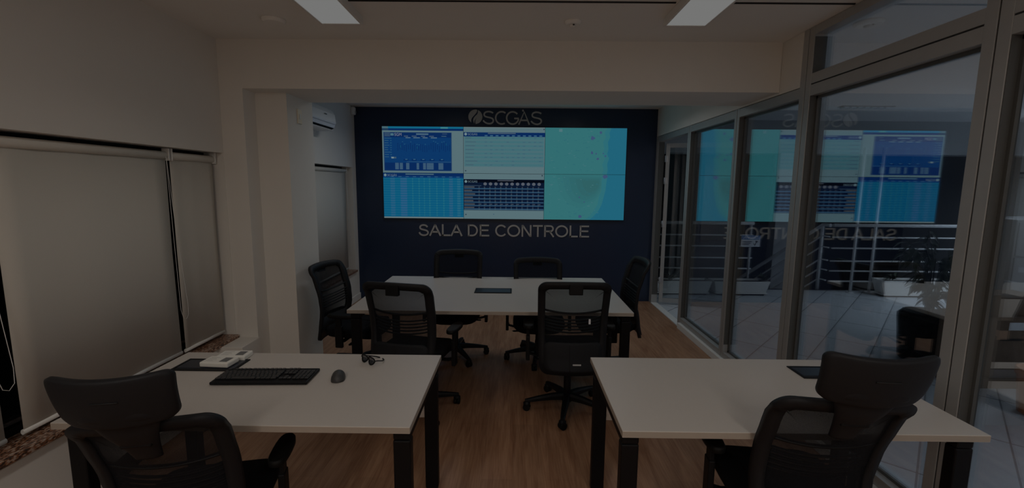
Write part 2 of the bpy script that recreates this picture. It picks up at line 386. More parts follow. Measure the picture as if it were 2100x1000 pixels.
# ---------------------------------------------------------------- ceiling lamps
diff = emis('lamp_diffuser', (116, 116, 115))
def lamp(x, y0, y1, label, power, col=(1, .935, .86), spread=130, z=ZC, group='long ceiling panel lamps', w=.245, dif=None, up=0, drop=.3):
    t = thing('ceiling_lamp', label, 'ceiling lamp', (x, (y0+y1)/2, z), 0, group)
    l = (y1-y0)/2; h = w/2
    f = MB()
    for a, c, e, g_ in ((-h-.014, -h, -l-.014, l+.014), (h, h+.014, -l-.014, l+.014), (-h, h, -l-.014, -l), (-h, h, l, l+.014)): f.box(a, c, e, g_, -.05, 0, bev=.002)
    f.build('lamp_housing', M['whitep'], t)
    f = MB(); f.box(-h, h, -l, l, -.046, -.040); f.build('diffuser', dif or diff, t)
    area_light('lamp_light', (0, 0, -.052), w*.96, l*2*.98, power, col, spread, t)
    if up:
        u_ = area_light('hall_fill_uplight', (0, 0, .004), w*.96, l*2*.98, up, col, 180, t); u_.rotation_euler = (math.pi, 0, 0)  # upward light added to brighten the hall ceiling
        for e in (-l*.8, l*.8):
            f = MB(); f.cyl((0, e, 0), .005, drop, n=8); f.build('hanger', M['steel'], t)
PA, PB, PC, PD, PE = 1.0, 0.6, 17.2, 3.8, 23.5
for x_, sd in ((-1.13, 'left'), (1.075, 'right')):
    lamp(x_, 1.86, 3.06 if sd == 'left' else 3.05, sd + ' one of the two lit ceiling panels at the top edge of the photo', PA)
    lamp(x_, .15, 1.35, 'unseen ceiling panel added above the viewer for fill light, on the ' + sd, PB, spread=180)  # unseen overhead pair, added for more ambient light
    lamp(x_, -1.6, -.4, 'unseen ceiling panel added behind the viewer to light the room, on the ' + sd, PC, spread=180)  # unseen pair added behind the camera, carries most of the room light
far_dif = emis('lamp_diffuser_far', (200, 190, 180), 1.2)
for x_, sd in ((-1.02, 'left'), (.93, 'right')):
    lamp(x_, 4.75, 5.55, 'lit ceiling panel over the navy wall end of the room, on the ' + sd, PD, (.90, .95, 1), 160, w=.2, dif=far_dif)
HG = 'unseen fill panels added in the hall'; HC = (.74, .87, 1)  # panels out of view, added to brighten the hall tiles and ceiling
lamp(6.8, 4.0, 5.2, 'unseen panel added to light the hall, between the cabinet and the stairs', PE, HC, 160, z=2.50, group=HG, up=PE*.35)
lamp(8.0, 5.7, 6.9, 'unseen panel added to light the hall, at the long railing', PE, HC, 160, z=2.50, group=HG, up=PE*.35)
lamp(4.7, .4, 1.6, 'unseen panel added to light the hall, beside the glass partition', PE*.5, HC, 160, z=2.50, group=HG, up=PE*.35)

def detector(x, y, r, label, name='smoke_detector', z=ZC, sensor=True):
    t = thing(name, label, 'smoke detector', (x, y, z))
    f = MB(); f.lathe((0, 0, 0), [(r, 0), (r, -.008), (r*.85, -.022), (r*.8, -.024)]); f.build('housing', M['ceil'], t)
    if sensor:
        f = MB(); f.lathe((0, 0, -.022), [(r*.35, 0), (r*.33, -.010), (r*.18, -.018)]); f.build('sensor_head', M['whitep'], t)
        f = MB(); f.cyl((r*.05, -r*.4, -.030), .006, .008, n=10); f.build('indicator', M['hole'], t)
detector(.366, 3.13, .055, 'small round smoke detector on the ceiling between the two lit panels')
detector(-1.60, 3.13, .075, 'flat round ceiling disc left of the left lit panel', sensor=False)
detector(2.41, 3.29, .09, 'round ceiling disc outside, seen through the upper glass', z=2.80)

# ---------------------------------------------------------------- video wall
SX0, SX1, SZ0, SZ1 = -1.871, 1.546, 1.189, 2.470
SW, SH = (SX1-SX0)/3, (SZ1-SZ0)/2
_em = {}
def E(rgb):
    if rgb not in _em: _em[rgb] = emis('screen_%d_%d_%d' % rgb, rgb)
    return _em[rgb]
class Scr:
    def __init__(s, col, row, label):
        s.t = thing('video_wall_monitor', label, 'monitor', (SX0+col*SW, 6.455, SZ1-(row+1)*SH), 0, 'six monitors of the video wall')
        f = MB(); f.box(0.0005, SW-.0005, .001, .044, .0005, SH-.0005); f.build('monitor_housing', M['navyblk'], s.t)
        s.m = MB(); s.m.keep = True; s.n = 0
        s.L = {}
    def r(s, x0, y0, x1, y1, rgb, lay=1):
        """unit coords, y down"""
        y = -.0004*lay
        g = .0022
        X0, X1 = max(x0*SW, g), min(x1*SW, SW-g); Z0, Z1 = max((1-y1)*SH, g), min((1-y0)*SH, SH-g)
        if lay == 0: y = 0
        s.m.poly([(X0, y, Z0), (X1, y, Z0), (X1, y, Z1), (X0, y, Z1)], E(rgb))
    def p(s, pts, rgb, lay=1):
        g = .0022
        s.m.poly([(min(max(x*SW, g), SW-g), -.0004*lay, min(max((1-y)*SH, g), SH-g)) for x, y in pts], E(rgb))
    def txt(s, st, x, y, h, w, rgb, lay=3):
        text_into(s.m, st, x*SW, -.0004*lay, (1-y)*SH, h*SH, w*SW, E(rgb))
    def done(s): s.m.build('screen', None, s.t)
M['navyblk'] = mat('monitor_bezel', (.012, .02, .05), .4, noise=.05)
NAVY, NAVY2 = (9, 40, 88), (12, 54, 102)
WHT, WHT2 = (98, 114, 116), (86, 110, 116)
rd = random.Random(3)
# 1: chart window
s = Scr(0, 0, 'top left monitor of the video wall, white desktop with a blue chart window')
s.r(0, 0, 1, 1, WHT2, 0); s.r(0, 0, 1, .045, (18, 98, 128)); s.r(0, .045, 1, .09, NAVY); s.r(0, 0, .075, .045, (70, 100, 110), 2); s.r(0, .045, .08, .09, (30, 55, 80), 2); s.r(.72, 0.012, .81, .045, (60, 125, 130), 2)
s.r(.018, .125, .855, .955, (36, 60, 92)); s.r(.026, .135, .848, .945, NAVY2, 2)
s.r(.026, .135, .848, .235, NAVY, 3); s.r(.026, .78, .848, .945, NAVY, 3); s.r(.03, .135, .10, .22, (48, 70, 96), 4); s.txt('SGM', .155, .205, .06, .085, (120, 125, 135), 5); s.r(.105, .15, .145, .20, (70, 105, 120), 5)
s.r(.42, .15, .57, .18, (72, 100, 120), 5)
for x, w in ((.29, .06), (.385, .08), (.50, .06), (.60, .075)):
    s.r(x-.02, .2, x+w*.5, .22, (66, 86, 108), 5); s.r(x, .232, x+w, .252, (78, 104, 122), 5)
s.r(.74, .15, .80, .165, (50, 76, 104), 5); s.r(.73, .2, .79, .215, (60, 92, 112), 5)
for k in range(26):
    x = .19+k*.0255; y0 = .38+rd.uniform(-.05, .04); y1 = .52+rd.uniform(-.03, .03)
    s.r(x, y0, x+.007, y1, NAVY, 4)
    if rd.random() < .35: s.r(x+.009, y0+.02, x+.012, y0+.07, (28, 105, 120), 4)
    if rd.random() < .5: s.r(x+.004, y0-.03, x+.016, y0-.02, (44, 96, 122), 4)
for k in range(9):
    s.r(.03, .25+k*.05, .03+rd.uniform(.03, .07), .262+k*.05, (50, 88, 112), 4); s.r(.10, .25+k*.05, .115, .265+k*.05, (40, 88, 116), 4)
s.r(.11, .655, .14, .69, (110, 130, 138), 5); s.r(.14, .655, .17, .69, (60, 84, 102), 5)
for x in (.28, .38, .49, .60, .72): s.r(x-.02, .70, x+.04, .735, NAVY, 4); s.r(x, .70, x+.028, .715, (56, 98, 124), 5)
s.r(.30, .755, .848, .763, (50, 82, 112), 5)
for x0, x1 in ((.155, .20), (.212, .25), (.29, .33), (.42, .45), (.50, .535), (.545, .63), (.69, .75)):
    s.r(x0, .785, x1, .925, (48, 78, 108), 5)
    for k in range(5): s.r(x0, .79+k*.028, x1, .798+k*.028, (74, 100, 116), 6)
s.done()
# 2: pale table
def table_head(s, y0, y1, col, tx):
    s.r(0, y0, 1, y1, col, 2)
    s.m.poly([((.028+.017*math.cos(a*math.pi/6))*SW, -.0016, (1-(y0+.04+.03*math.sin(a*math.pi/6)))*SH) for a in range(12)][::-1], E((104, 128, 134)))
    s.txt('SCGÁS', .055, y0+.062, .042, .115, (96, 116, 128), 4)
s = Scr(1, 0, 'top middle monitor of the video wall, pale table under a blue title bar')
s.r(0, 0, 1, 1, WHT2, 0); s.r(0, 0, 1, .02, WHT, 1); table_head(s, .115, .205, NAVY, 0); s.r(.30, .125, .64, .145, (72, 92, 108), 4)
for k in range(11): s.r(.26+k*.067, .172, .295+k*.067, .198, (52, 92, 120), 4)
s.r(.01, .205, .99, .85, (68, 106, 114), 1)
for k in range(15):
    y = .235+k*.041; c = (48, 104, 112) if k % 2 == 0 else (80, 108, 114)
    s.r(.02, y, .98, y+.007, c, 2)
    if k % 2 == 0:
        s.r(.025, y-.001, .025+rd.uniform(.07, .15), y+.009, (58, 76, 94), 3)
        for q in range(11):
            if rd.random() < .45: s.r(.26+q*.067, y, .26+q*.067+.03, y+.008, (46, 76, 104), 3)
s.r(.978, .03, .992, .055, (40, 60, 72), 3); s.r(.018, .93, .034, .955, (40, 56, 68), 3)
s.done()
# 4: blue table
s = Scr(0, 1, 'bottom left monitor of the video wall, filled with a bright blue table')
s.r(0, 0, 1, 1, WHT, 0); s.r(0, .0, 1, .105, NAVY2, 1); table_head(s, 0.01, .07, NAVY, 0); s.r(.28, .015, .63, .04, (66, 96, 112), 4)
s.r(0, .105, 1, .965, (10, 84, 118), 1)
for k in range(16): s.r(0, .115+k*.053, 1, .139+k*.053, (20, 90, 120), 2)
for x, w, c in ((.09, .055, (38, 90, 122)), (.215, .08, (42, 88, 124)), (.36, .012, (32, 100, 120)), (.44, .012, (32, 100, 120)), (.505, .01, (32, 100, 120)), (.57, .014, (32, 100, 120)), (.66, .012, (32, 100, 120)), (.745, .014, (32, 100, 120)), (.82, .045, (40, 90, 122)), (.92, .04, (36, 96, 122))):
    for k in range(16): s.r(x, .112+k*.053, x+w, .150+k*.053, c, 3)
for k in range(10): s.r(.10+k*.09, .075, .14+k*.09, .09, (48, 90, 122), 4)
s.done()
# 5: dark table
s = Scr(1, 1, 'bottom middle monitor of the video wall, dark table between two white strips')
s.r(0, 0, 1, 1, WHT2, 0); s.r(0, .125, 1, .81, (10, 22, 44), 1); table_head(s, .135, .195, (5, 9, 20), 0); s.r(.42, .14, .62, .16, (74, 80, 90), 4)
for k in range(11):
    x = .255+k*.067
    s.m.poly([((x+.012+.022*math.cos(a*math.pi/5))*SW, -.0016, (1-(.225+.035*math.sin(a*math.pi/5)))*SH) for a in range(10)][::-1], E((82, 88, 98)))
for k in range(7):
    y = .285+k*.075
    s.r(0.005, y+.032, .995, y+.056, (44, 74, 100), 2)
    s.r(0.005, y, .005+rd.uniform(.10, .15), y+.022, (76, 80, 84), 3)
    for q in range(12): s.r(.185+q*.067, y+.002, .20+q*.067+(.02 if k == 5 else 0), y+.02, (62, 72, 84), 3)
    for q in range(12): s.r(.185+q*.067, y+.034, .20+q*.067, y+.054, (60, 92, 112), 3)
s.r(0.005, .26, .22, .27, (60, 80, 100), 3)
s.r(0, .785, 1, .81, (52, 72, 84), 2); s.r(.965, .02, .98, .05, (40, 56, 68), 3); s.r(.018, .89, .035, .915, (44, 56, 68), 3); s.r(.37, .885, .38, .90, (40, 70, 100), 3)
s.done()
# 3, 6: map
TEAL, SEA = (50, 108, 112), (32, 98, 120)
def mapscr(row, label, coast, spots):
    s = Scr(2, row, label); s.r(0, 0, 1, 1, TEAL, 0)
    s.p([(x, y) for x, y in coast] + [(1, 1), (1, 0)], SEA, 1)
    s.p([(x+.02, y) for x, y in coast] + [(x-.03-.01*(k % 2), y) for k, (x, y) in list(enumerate(coast))[::-1]], (44, 106, 116), 2)
    for x, y, r_ in spots:
        k = 7
        s.p([(x+r_*rd.uniform(.5, 1.1)*math.cos(-a*2*math.pi/k), y+1.6*r_*rd.uniform(.5, 1.1)*math.sin(-a*2*math.pi/k)) for a in range(k)], (58, 78, 112), 4)
    for _ in range(70):
        x, y = rd.uniform(.03, .70), rd.uniform(.04, .96)
        s.r(x, y, x+rd.uniform(.008, .03), y+rd.uniform(.006, .014), (44, 100, 110) if rd.random() < .7 else (66, 112, 118), 3)
    return s
s = mapscr(0, 'top right monitor of the video wall, teal map with a blue coast on the right', [(.79, 0), (.765, .1), (.775, .2), (.75, .3), (.76, .45), (.745, .55), (.77, .65), (.75, .78), (.76, .9), (.75, 1)], [(.68, .10, .022), (.58, .22, .035), (.58, .53, .025), (.63, .55, .014), (.745, .60, .014), (.65, .66, .018), (.72, .54, .012)])
s.r(.17, .03, .21, .09, (78, 116, 122), 3); s.done()
s = mapscr(1, 'bottom right monitor of the video wall, greenish map with the coast curving left', [(.76, 0), (.75, .15), (.74, .35), (.72, .5), (.70, .65), (.66, .8), (.60, .92), (.55, 1)], [(.75, .05, .035), (.50, .60, .01), (.45, .93, .03), (.44, .50, .012)])
for k_, c_ in enumerate(((49, 106, 110), (48, 103, 108), (47, 101, 105), (47, 98, 102), (47, 96, 99))):
    f_ = 1-.16*k_; s.p([(.52+.02*k_+(x-.52)*f_, .20+(y-.20)*f_) for x, y in ((.14, .0), (.45, -.0), (.72, .02), (.735, .2), (.70, .42), (.62, .60), (.45, .74), (.30, .66), (.20, .42))][::-1], c_, 1.5+.2*k_)
s.done()

# ---------------------------------------------------------------- lettering on the navy wall
def stroke(mb, pts, w, d=.012, m=None):
    """flat ribbon with round ends in the wall plane (x,z), thickness d towards -y"""
    P = [Vector((p[0], p[1])) for p in pts]; L_, R_ = [], []
    for k, p in enumerate(P):
        tdir = (P[min(k+1, len(P)-1)]-P[max(k-1, 0)]).normalized(); n_ = Vector((-tdir.y, tdir.x))*w/2
        L_.append(p+n_); R_.append(p-n_)
    t0 = (P[1]-P[0]).normalized(); t1 = (P[-1]-P[-2]).normalized()
    loops = []
    for k in range(len(P)):
        loops.append([(L_[k].x, -.002, L_[k].y), (L_[k].x, -d, L_[k].y), (R_[k].x, -d, R_[k].y), (R_[k].x, -.002, R_[k].y)])
    mb.rings(loops, m, smooth=False)
def bez(pts, n=14):
    out = []
    for k in range(0, len(pts)-3, 3):
        a, b_, c, d = [Vector(p) for p in pts[k:k+4]]
        for i in range(n+(1 if k+3 >= len(pts)-1 else 0)):
            u = i/n; out.append(a*(1-u)**3+3*b_*u*(1-u)**2+3*c*u*u*(1-u)+d*u**3)
    return [(p.x, p.y) for p in out]
t = thing('wall_lettering', 'grey cut-out letters reading SALA DE CONTROLE under the video wall', 'sign', (-1.394, 6.50, .936))
def arcp(cx, cy, rx, ry, a0, a1, n=18): return [(cx+rx*math.cos(R(a0+(a1-a0)*q_/n)), cy+ry*math.sin(R(a0+(a1-a0)*q_/n))) for q_ in range(n+1)]
# strokes per letter on a cap height of 1; second value is the advance width
SS = bez([(.60, .74), (.55, .98), (.14, 1.0), (.12, .72), (.10, .44), (.64, .60), (.64, .27), (.64, -.02), (.12, -.06), (.07, .30)], 10)
GL = {'S': ([SS], .74), 'A': ([[(.02, 0), (.37, .96)], [(.37, .96), (.72, 0)], [(.16, .34), (.58, .34)]], .74),
      'L': ([[(.13, 1), (.13, .0)], [(.07, .06), (.62, .06)]], .66),
      'D': ([[(.13, 1), (.13, 0)], [(.13, .94), (.36, .94)] + arcp(.36, .50, .32, .44, 88, -88) + [(.13, .06)]], .78),
      'E': ([[(.13, 1), (.13, 0)], [(.13, .94), (.68, .94)], [(.13, .52), (.64, .52)], [(.13, .06), (.70, .06)]], .76),
      'C': ([arcp(.42, .50, .34, .45, 38, 322, 26)], .80), 'O': ([arcp(.44, .50, .37, .45, 0, 360, 32)], .88),
      'N': ([[(.13, 0), (.13, 1)], [(.15, .97), (.65, .03)], [(.67, 0), (.67, 1)]], .80),
      'T': ([[(.02, .94), (.66, .94)], [(.34, .9), (.34, 0)]], .68),
      'R': ([[(.13, 0), (.13, 1)], [(.13, .94), (.48, .94)] + arcp(.48, .71, .17, .23, 88, -88, 10) + [(.13, .48)], [(.44, .48), (.70, 0)]], .78)}
tw_ = sum(GL[c_][1] if c_ != ' ' else .30 for c_ in 'SALA DE CONTROLE'); H_ = .168; kx = 2.475/tw_; px_ = 0
for c_ in 'SALA DE CONTROLE':
    if c_ == ' ': px_ += .30; continue
    q = MB()
    for st_ in GL[c_][0]: stroke(q, [((px_+x)*kx, y*H_) for x, y in st_], .0225)
    q.build('letter', M['letter'], t); px_ += GL[c_][1]

lu = .00556/10                                   # metres per unit of the traced emblem
OX, OZ = -.568, 2.612
t = thing('company_logo_sign', 'grey leaf emblem and thin SCGÁS lettering above the video wall', 'sign', (OX, 6.50, OZ))
def U(x, y): return ((x-315)*lu, (298-y)*lu)
def prism(name, pts, parent, d=.012):
    q = MB(); a = [q.bm.verts.new((x, -.002, z)) for x, z in pts]; c = [q.bm.verts.new((x, -d, z)) for x, z in pts]; n = len(pts)
    q.bm.faces.new(a); q.bm.faces.new(c[::-1])
    for k in range(n): q.bm.faces.new((a[k], c[k], c[(k+1) % n], a[(k+1) % n]))
    return q.build(name, M['letter'], parent)
def arc(cx, cy, r, a0, a1, n=20): return [(cx+r*math.cos(R(a0+(a1-a0)*k/n)), cy+r*math.sin(R(a0+(a1-a0)*k/n))) for k in range(n+1)]
# emblem: left leaf, right leaf, with two curved slits
left = [U(x, y) for x, y in arc(315, 298, 175, 128, 285, 26)] + [U(x, y) for x, y in bez([(358, 132), (360, 190), (330, 220), (280, 270), (225, 320), (200, 360), (210, 436)])]
prism('emblem_leaf', left, t)
mid = [U(x, y) for x, y in bez([(376, 138), (380, 190), (385, 220), (330, 265), (270, 320), (230, 370), (290, 470)])] + [U(x, y) for x, y in bez([(290, 470), (286, 410), (300, 370), (350, 320), (330, 360), (300, 400), (322, 474)], 8)][1:] + [U(x, y) for x, y in arc(315, 298, 175, 84, -66, 26)]
prism('emblem_leaf', mid, t)
ST = 38*lu
def letter(pts, parts=()):
    q = MB(); stroke(q, [U(*p) for p in pts], ST)
    for e in parts: stroke(q, [U(*p) for p in e], ST)
    q.build('letter', M['letter'], t)
def Sx(o): return bez([(760+o, 205), (700+o, 155), (540+o, 150), (535+o, 240), (530+o, 340), (765+o, 280), (765+o, 385), (765+o, 480), (590+o, 500), (510+o, 385)])
letter(Sx(0)); letter([(1070, 195)] + arc(975, 320, 150, -58, -302, 30) + [])
letter(arc(1250, 320, 150, -40, -350, 34) + [(1405, 335)], [[(1405, 330), (1290, 330)]])
letter([(1405, 480), (1540, 170), (1672, 480)], [[(1455, 375), (1620, 375)], [(1500, 118), (1516, 160)]])
letter([(x, y+6) for x, y in Sx(1205)])

# ---------------------------------------------------------------- air conditioner, sensor, wall switch
t = thing('air_conditioner', 'white split air conditioner high on the far left wall beside the pillar', 'air conditioner', (BX, 4.52, 2.262))
def ac_profile(): return [(0, 0), (.13, 0), (.19, .035), (.215, .09), (.205, .18), (.17, .235), (.12, .255), (0, .255)]
q = MB(); rows = []
for yy, sc in ((0, .94), (.02, 1), (.77, 1), (.80, .94)): rows.append([(x*sc, yy, .1275+(z-.1275)*sc) for x, z in ac_profile()])
q.rings(rows, smooth=False); q.build('body', M['acwhite'], t)
q = MB(); q.poly([(.137, .04, .003), (.193, .04, .036), (.193, .76, .036), (.137, .76, .003)][::-1])
for v in q.bm.verts: v.co += Vector((.0015, 0, -.003))
q.build('air_outlet', M['hole'], t)
q = MB(); q.box(-.022, .020, .045, .755, -.003, .003, bev=.001)
for v in q.bm.verts: v.co = Matrix.Translation((.170, 0, .004)) @ Matrix.Rotation(R(-12), 4, 'Y') @ v.co
q.build('louvre', M['acwhite'], t)
q = MB(); q.box(.212, .2165, .03, .77, .070, .0715); q.build('panel_seam', M['ink'], t)
q = MB(); q.box(.2155, .218, .46, .52, .150, .158); q.build('badge', M['ink'], t)
t = thing('motion_sensor', 'small white sensor high in the corner between left wall and navy wall', 'sensor', (BX+.002, 6.40, 2.665))
q = MB(); q.box(0, .055, -.03, .03, -.055, .05, bev=.014); q.build('sensor_body', M['whitep'], t)
q = MB(); q.box(.045, .062, -.018, .018, -.035, .0, bev=.005); q.build('lens', M['greywall'], t)
t = thing('wall_plate', 'cream wall switch plate high on the side of the pillar', 'switch', (-1.825, 3.90, 2.225))
q = MB(); q.box(0, .009, -.036, .036, -.06, .06, bev=.003); q.build('plate', mat('cream_plastic', (.8, .72, .56), .45, noise=.01), t)
q = MB(); q.box(.009, .013, -.012, .012, -.02, .02, bev=.001); q.build('rocker', M['whitep'], t)

# ---------------------------------------------------------------- desks and table
def make_table(label, x0, x1, y0, y1, z=.74, th=.028, name='desk', cat='desk', inset=.045, lw=.07, group=None, lean=0):
    cx, cy = (x0+x1)/2, (y0+y1)/2
    t = thing(name, label, cat, (cx, cy, 0), 0, group); hx, hy = (x1-x0)/2, (y1-y0)/2
    q = MB(); q.box(-hx, hx, -hy, hy, z-th, z, bev=.0025); q.build('tabletop', M['desk'], t)
    tm = KIDS(t)[0].data; tm.materials.append(M['deskedge'])
    for f in tm.polygons:
        if abs(f.normal.z) < .3: f.material_index = 1
    q = MB()
    for sx_ in (-1, 1):
        xo = sx_*(hx-.01); xi = sx_*(hx-.01-lw); a, c = min(xo, xi), max(xo, xi)
        for sy_ in (-1, 1):
            p, r_ = (-hy+inset, -hy+inset+.05) if sy_ < 0 else (hy-inset-.05, hy-inset)
            l = MB(); l.box(a, c, p, r_, .012, z-th-.055, bev=.006); l.box(a+.004, c-.004, p+.004, r_-.004, 0, .012, bev=.003); l.build('leg', M['black'], t)
        l = MB(); l.box(a, c, -hy+inset, hy-inset, z-th-.055, z-th, bev=.008); l.build('end_rail', M['black'], t)
    xi = hx-.01-lw
    l = MB(); l.box(-xi, xi, -hy*.35, -hy*.35+.03, z-th-.05, z-th-.002); l.box(-xi, xi, hy*.35-.03, hy*.35, z-th-.05, z-th-.002); l.build('crossbar', M['black'], t)
    if cat == 'desk':
        l = MB(); l.box(-hx+.075, hx-.075, hy-.085, hy-.067, .42, z-th-.001, bev=.002); l.build('modesty_panel', M['desk'], t)
    return t
make_table('cream-topped desk on the left, with keyboard, mouse and safety glasses on it', -1.797, -.398, 1.640, 2.392, group='cream desks with black legs')
make_table('cream-topped desk on the right in front of the glass partition', .420, 1.826, 1.633, 2.386, group='cream desks with black legs')
make_table('long cream meeting table with black legs between the six chairs', -1.247, .889, 3.270, 4.542, name='meeting_table', cat='table', lw=.07)

def grommet(x, y, w, d, label, rz=0):
    t = thing('cable_flap', label, 'cable flap', (x, y, .7405), rz, 'dark cable flaps in the table tops')
    q = MB()
    for a, c, e, f in ((-w/2, w/2, -d/2, -d/2+.012), (-w/2, w/2, d/2-.012, d/2), (-w/2, -w/2+.012, -d/2+.012, d/2-.012), (w/2-.012, w/2, -d/2+.012, d/2-.012)): q.box(a, c, e, f, 0, .005, bev=.001)
    q.build('flap_frame', M['plastic'], t)
    q = MB(); q.box(-w/2+.014, w/2-.014, -d/2+.03, d/2-.014, 0, .004, bev=.001); q.build('lid', mat('flap_lid', (.018, .022, .035), .3, noise=.05), t)
    q = MB(); q.box(-w/2+.014, w/2-.014, -d/2+.014, -d/2+.028, 0, .002); q.build('brush_strip', M['hole'], t)
grommet(-1.552, 2.214, .32, .150, 'dark cable flap under the two small white boxes on the left desk')
grommet(1.590, 2.209, .32, .148, 'dark cable flap on the right desk, half hidden by the chair headrest')
grommet(-.186, 3.925, .325, .18, 'dark cable flap in the middle of the meeting table')

# keyboard
t = thing('keyboard', 'black full-size keyboard on the left desk', 'keyboard', (-1.185, 2.068, .7405), R(2.2))
q = MB(); q.box(-.222, .222, -.082, .082, .002, .016, bev=.004); q.build('keyboard_case', M['plastic'], t)
q = MB()
def keyrow(y, xs):
    for a, c in xs: q.box(a+.0015, c-.0015, y-.0075, y+.0075, .0175, .024, bev=.0015, seg=1)
u = .019
for r_ in range(5):
    y = .030-r_*.019; x = -.214; ks = []
    if r_ == 4:
        for w in (1.4, 1.2, 1.2, 6, 1.2, 1.2, 1.2, 1.4): ks.append((x, x+w*u*.985)); x += w*u
    else:
        first = (1, 1.5, 1.8, 2.2)[r_]; ks.append((x, x+first*u)); x += first*u
        while x < -.214+13*u-.001: ks.append((x, x+u)); x += u
        ks.append((x, -.214+15*u))
    keyrow(y, ks)
    if r_ in (0, 1, 4): keyrow(y, [(.079+k*u, .079+(k+1)*u) for k in range(3)])
    elif r_ == 3: keyrow(y, [(.079+u, .079+2*u)])
    keyrow(y, [(.141+k*u, .141+(k+1)*u) for k in range(4)])
keyrow(.058, [(-.214, -.195)] + [(-.180+k*u+.008*(k//4), -.180+(k+1)*u+.008*(k//4)) for k in range(12)] + [(.079+k*u, .079+(k+1)*u) for k in range(3)])
q.build('keys', mat('key_caps', (.03, .03, .032), .4, noise=.05), t)
for x in (-.17, .17):
    q = MB(); q.box(x-.015, x+.015, .055, .07, 0, .004); q.build('rubber_foot', M['rubber'], t)
# mouse
t = thing('computer_mouse', 'black mouse right of the keyboard', 'mouse', (-.842, 2.070, .7405), R(16))
q = MB(); rows = []
for k in range(11):
    v = k/10; y = -.052+.104*v; w = .032*(max(.0, 1-abs(2*v-1)**3.2)+.02)**.4; h = .041*(max(.0, 1-abs(2*v-1)**3)+.02)**.45*(1-.15*v)
    rows.append([(w*math.cos(a*math.pi/10), y, .001+h*math.sin(a*math.pi/10)) for a in range(11)])
q.rings(rows); q.build('mouse_body', mat('mouse_plastic', (.04, .038, .038), .5, noise=.1), t)
q = MB(); q.cyl((-.004, .028, .022), .009, .008, ax='x', n=16); q.build('scroll_wheel', M['rubber'], t)
q = MB(); q.box(-.0006, .0006, .0, .02, .034, .0382); q.build('button_gap', M['hole'], t)
# safety glasses lying folded
t = thing('glasses', 'dark-rimmed glasses lying on the rear of the left desk', 'glasses', (-.762, 2.262, .7405), R(-38))
t.scale = (.88, .88, 1.0)
for sx_ in (-1, 1):
    q = MB(); pts = [(sx_*.034+.028*math.cos(a*math.pi/10), .006*math.cos(a*math.pi/5), .024+.020*math.sin(a*math.pi/10)) for a in range(20)]
    q.tube(pts, .0042, n=6, closed=True); q.build('rim', M['plastic'], t)
    q = MB(); f = q.bm.faces.new([q.bm.verts.new((sx_*.034+.026*math.cos(a*math.pi/10), .006*math.cos(a*math.pi/5), .024+.018*math.sin(a*math.pi/10))) for a in range(20)]); q.build('lens', glass_mat('lens_glass', .25, (.15, .16, .18)), t)
    q = MB(); q.tube([(sx_*.064, 0, .026), (sx_*.068, .02, .024), (sx_*.062, .060, .012), (sx_*.040, .085, .006), (sx_*.015, .095, .004)], [.003, .003, .0028, .0035, .004], n=6); q.build('temple', M['plastic'], t)
q = MB(); q.tube([(-.008, .004, .028), (0, .008, .031), (.008, .004, .028)], .003, n=6); q.build('bridge', M['plastic'], t)
# two white device boxes
def devbox(x, y, z, rz, label):
    t = thing('device_box', label, 'box', (x, y, z), rz, 'small white boxes on the left desk')
    q = MB(); q.box(-.075, .075, -.045, .045, 0, .026, bev=.006); q.build('box_body', mat('device_white', (.80, .78, .72), .45, noise=.02), t)
    q = MB(); q.box(.018, .058, -.028, .026, .026, .0268); q.build('printed_label', mat('grey_print', (.16, .16, .16), .6, noise=.2, nscale=200), t)
    q = MB()
    for k in range(4): q.box(-.058, -.02+.01*(k % 2), -.022+k*.014, -.019+k*.014, .026, .0265)
    q.build('print_lines', mat('faint_print', (.45, .43, .4), .6, noise=.05), t)
devbox(-1.508, 2.215, .746, R(-4), 'small white box with printed label, nearer one on the cable flap')
devbox(-1.492, 2.315, .7405, R(3), 'small white box with printed label, rear one behind the nearer box')

# ---------------------------------------------------------------- office chairs
def superloop(u0, u1, v0, v1, rad, n=48, hw=.235, hh=.335):
    """rounded rectangle in (u,v); radii in metres converted by hw, hh"""
    cx, cy = (u0+u1)/2, (v0+v1)/2; a, c = (u1-u0)/2, (v1-v0)/2; ru, rv = rad/hw, rad/(2*hh); out = []
    per = n//4
    for q_, (sx_, sy_) in enumerate(((1, 1), (-1, 1), (-1, -1), (1, -1))):
        for k in range(per):
            an = R(90*q_+90*k/(per-1))
            out.append((cx+sx_*(a-ru)+ru*math.cos(an), cy+sy_*(c-rv)+rv*math.sin(an)))
    return dense(out, per)
def dense(lp, per, m=12):
    """add points along the straight runs between the rounded corners"""
    out = []
    for k, p in enumerate(lp):
        out.append(p)
        if (k+1) % per == 0:
            q_ = lp[(k+1) % len(lp)]
            out += [(p[0]+(q_[0]-p[0])*j/(m+1), p[1]+(q_[1]-p[1])*j/(m+1)) for j in range(1, m+1)]
    return out
ZB0, ZB1 = .385, 1.045
LEAN = 0.0; WS = 1.0
def bsurf(u, v, off=0):
    hw = .238+.008*v-.012*(1-v)**2
    prof = [(-.1, .30), (0, .285), (.18, .262), (.42, .238), (.6, .248), (.8, .283), (1.0, .335), (1.2, .39)]
    for k in range(len(prof)-1):
        if prof[k][0] <= v <= prof[k+1][0] or k == len(prof)-2:
            f = (v-prof[k][0])/(prof[k+1][0]-prof[k][0]); f = f*f*(3-2*f)*.5+f*.5; y = prof[k][1]+(prof[k+1][1]-prof[k][1])*f; break
    z = ZB0+(ZB1-ZB0)*v
    y += LEAN*max(0, z-.62)
    return Vector((u*hw*WS, -y+.045*u*u-off, z-(.012*(u*u) if v > .9 else 0)))
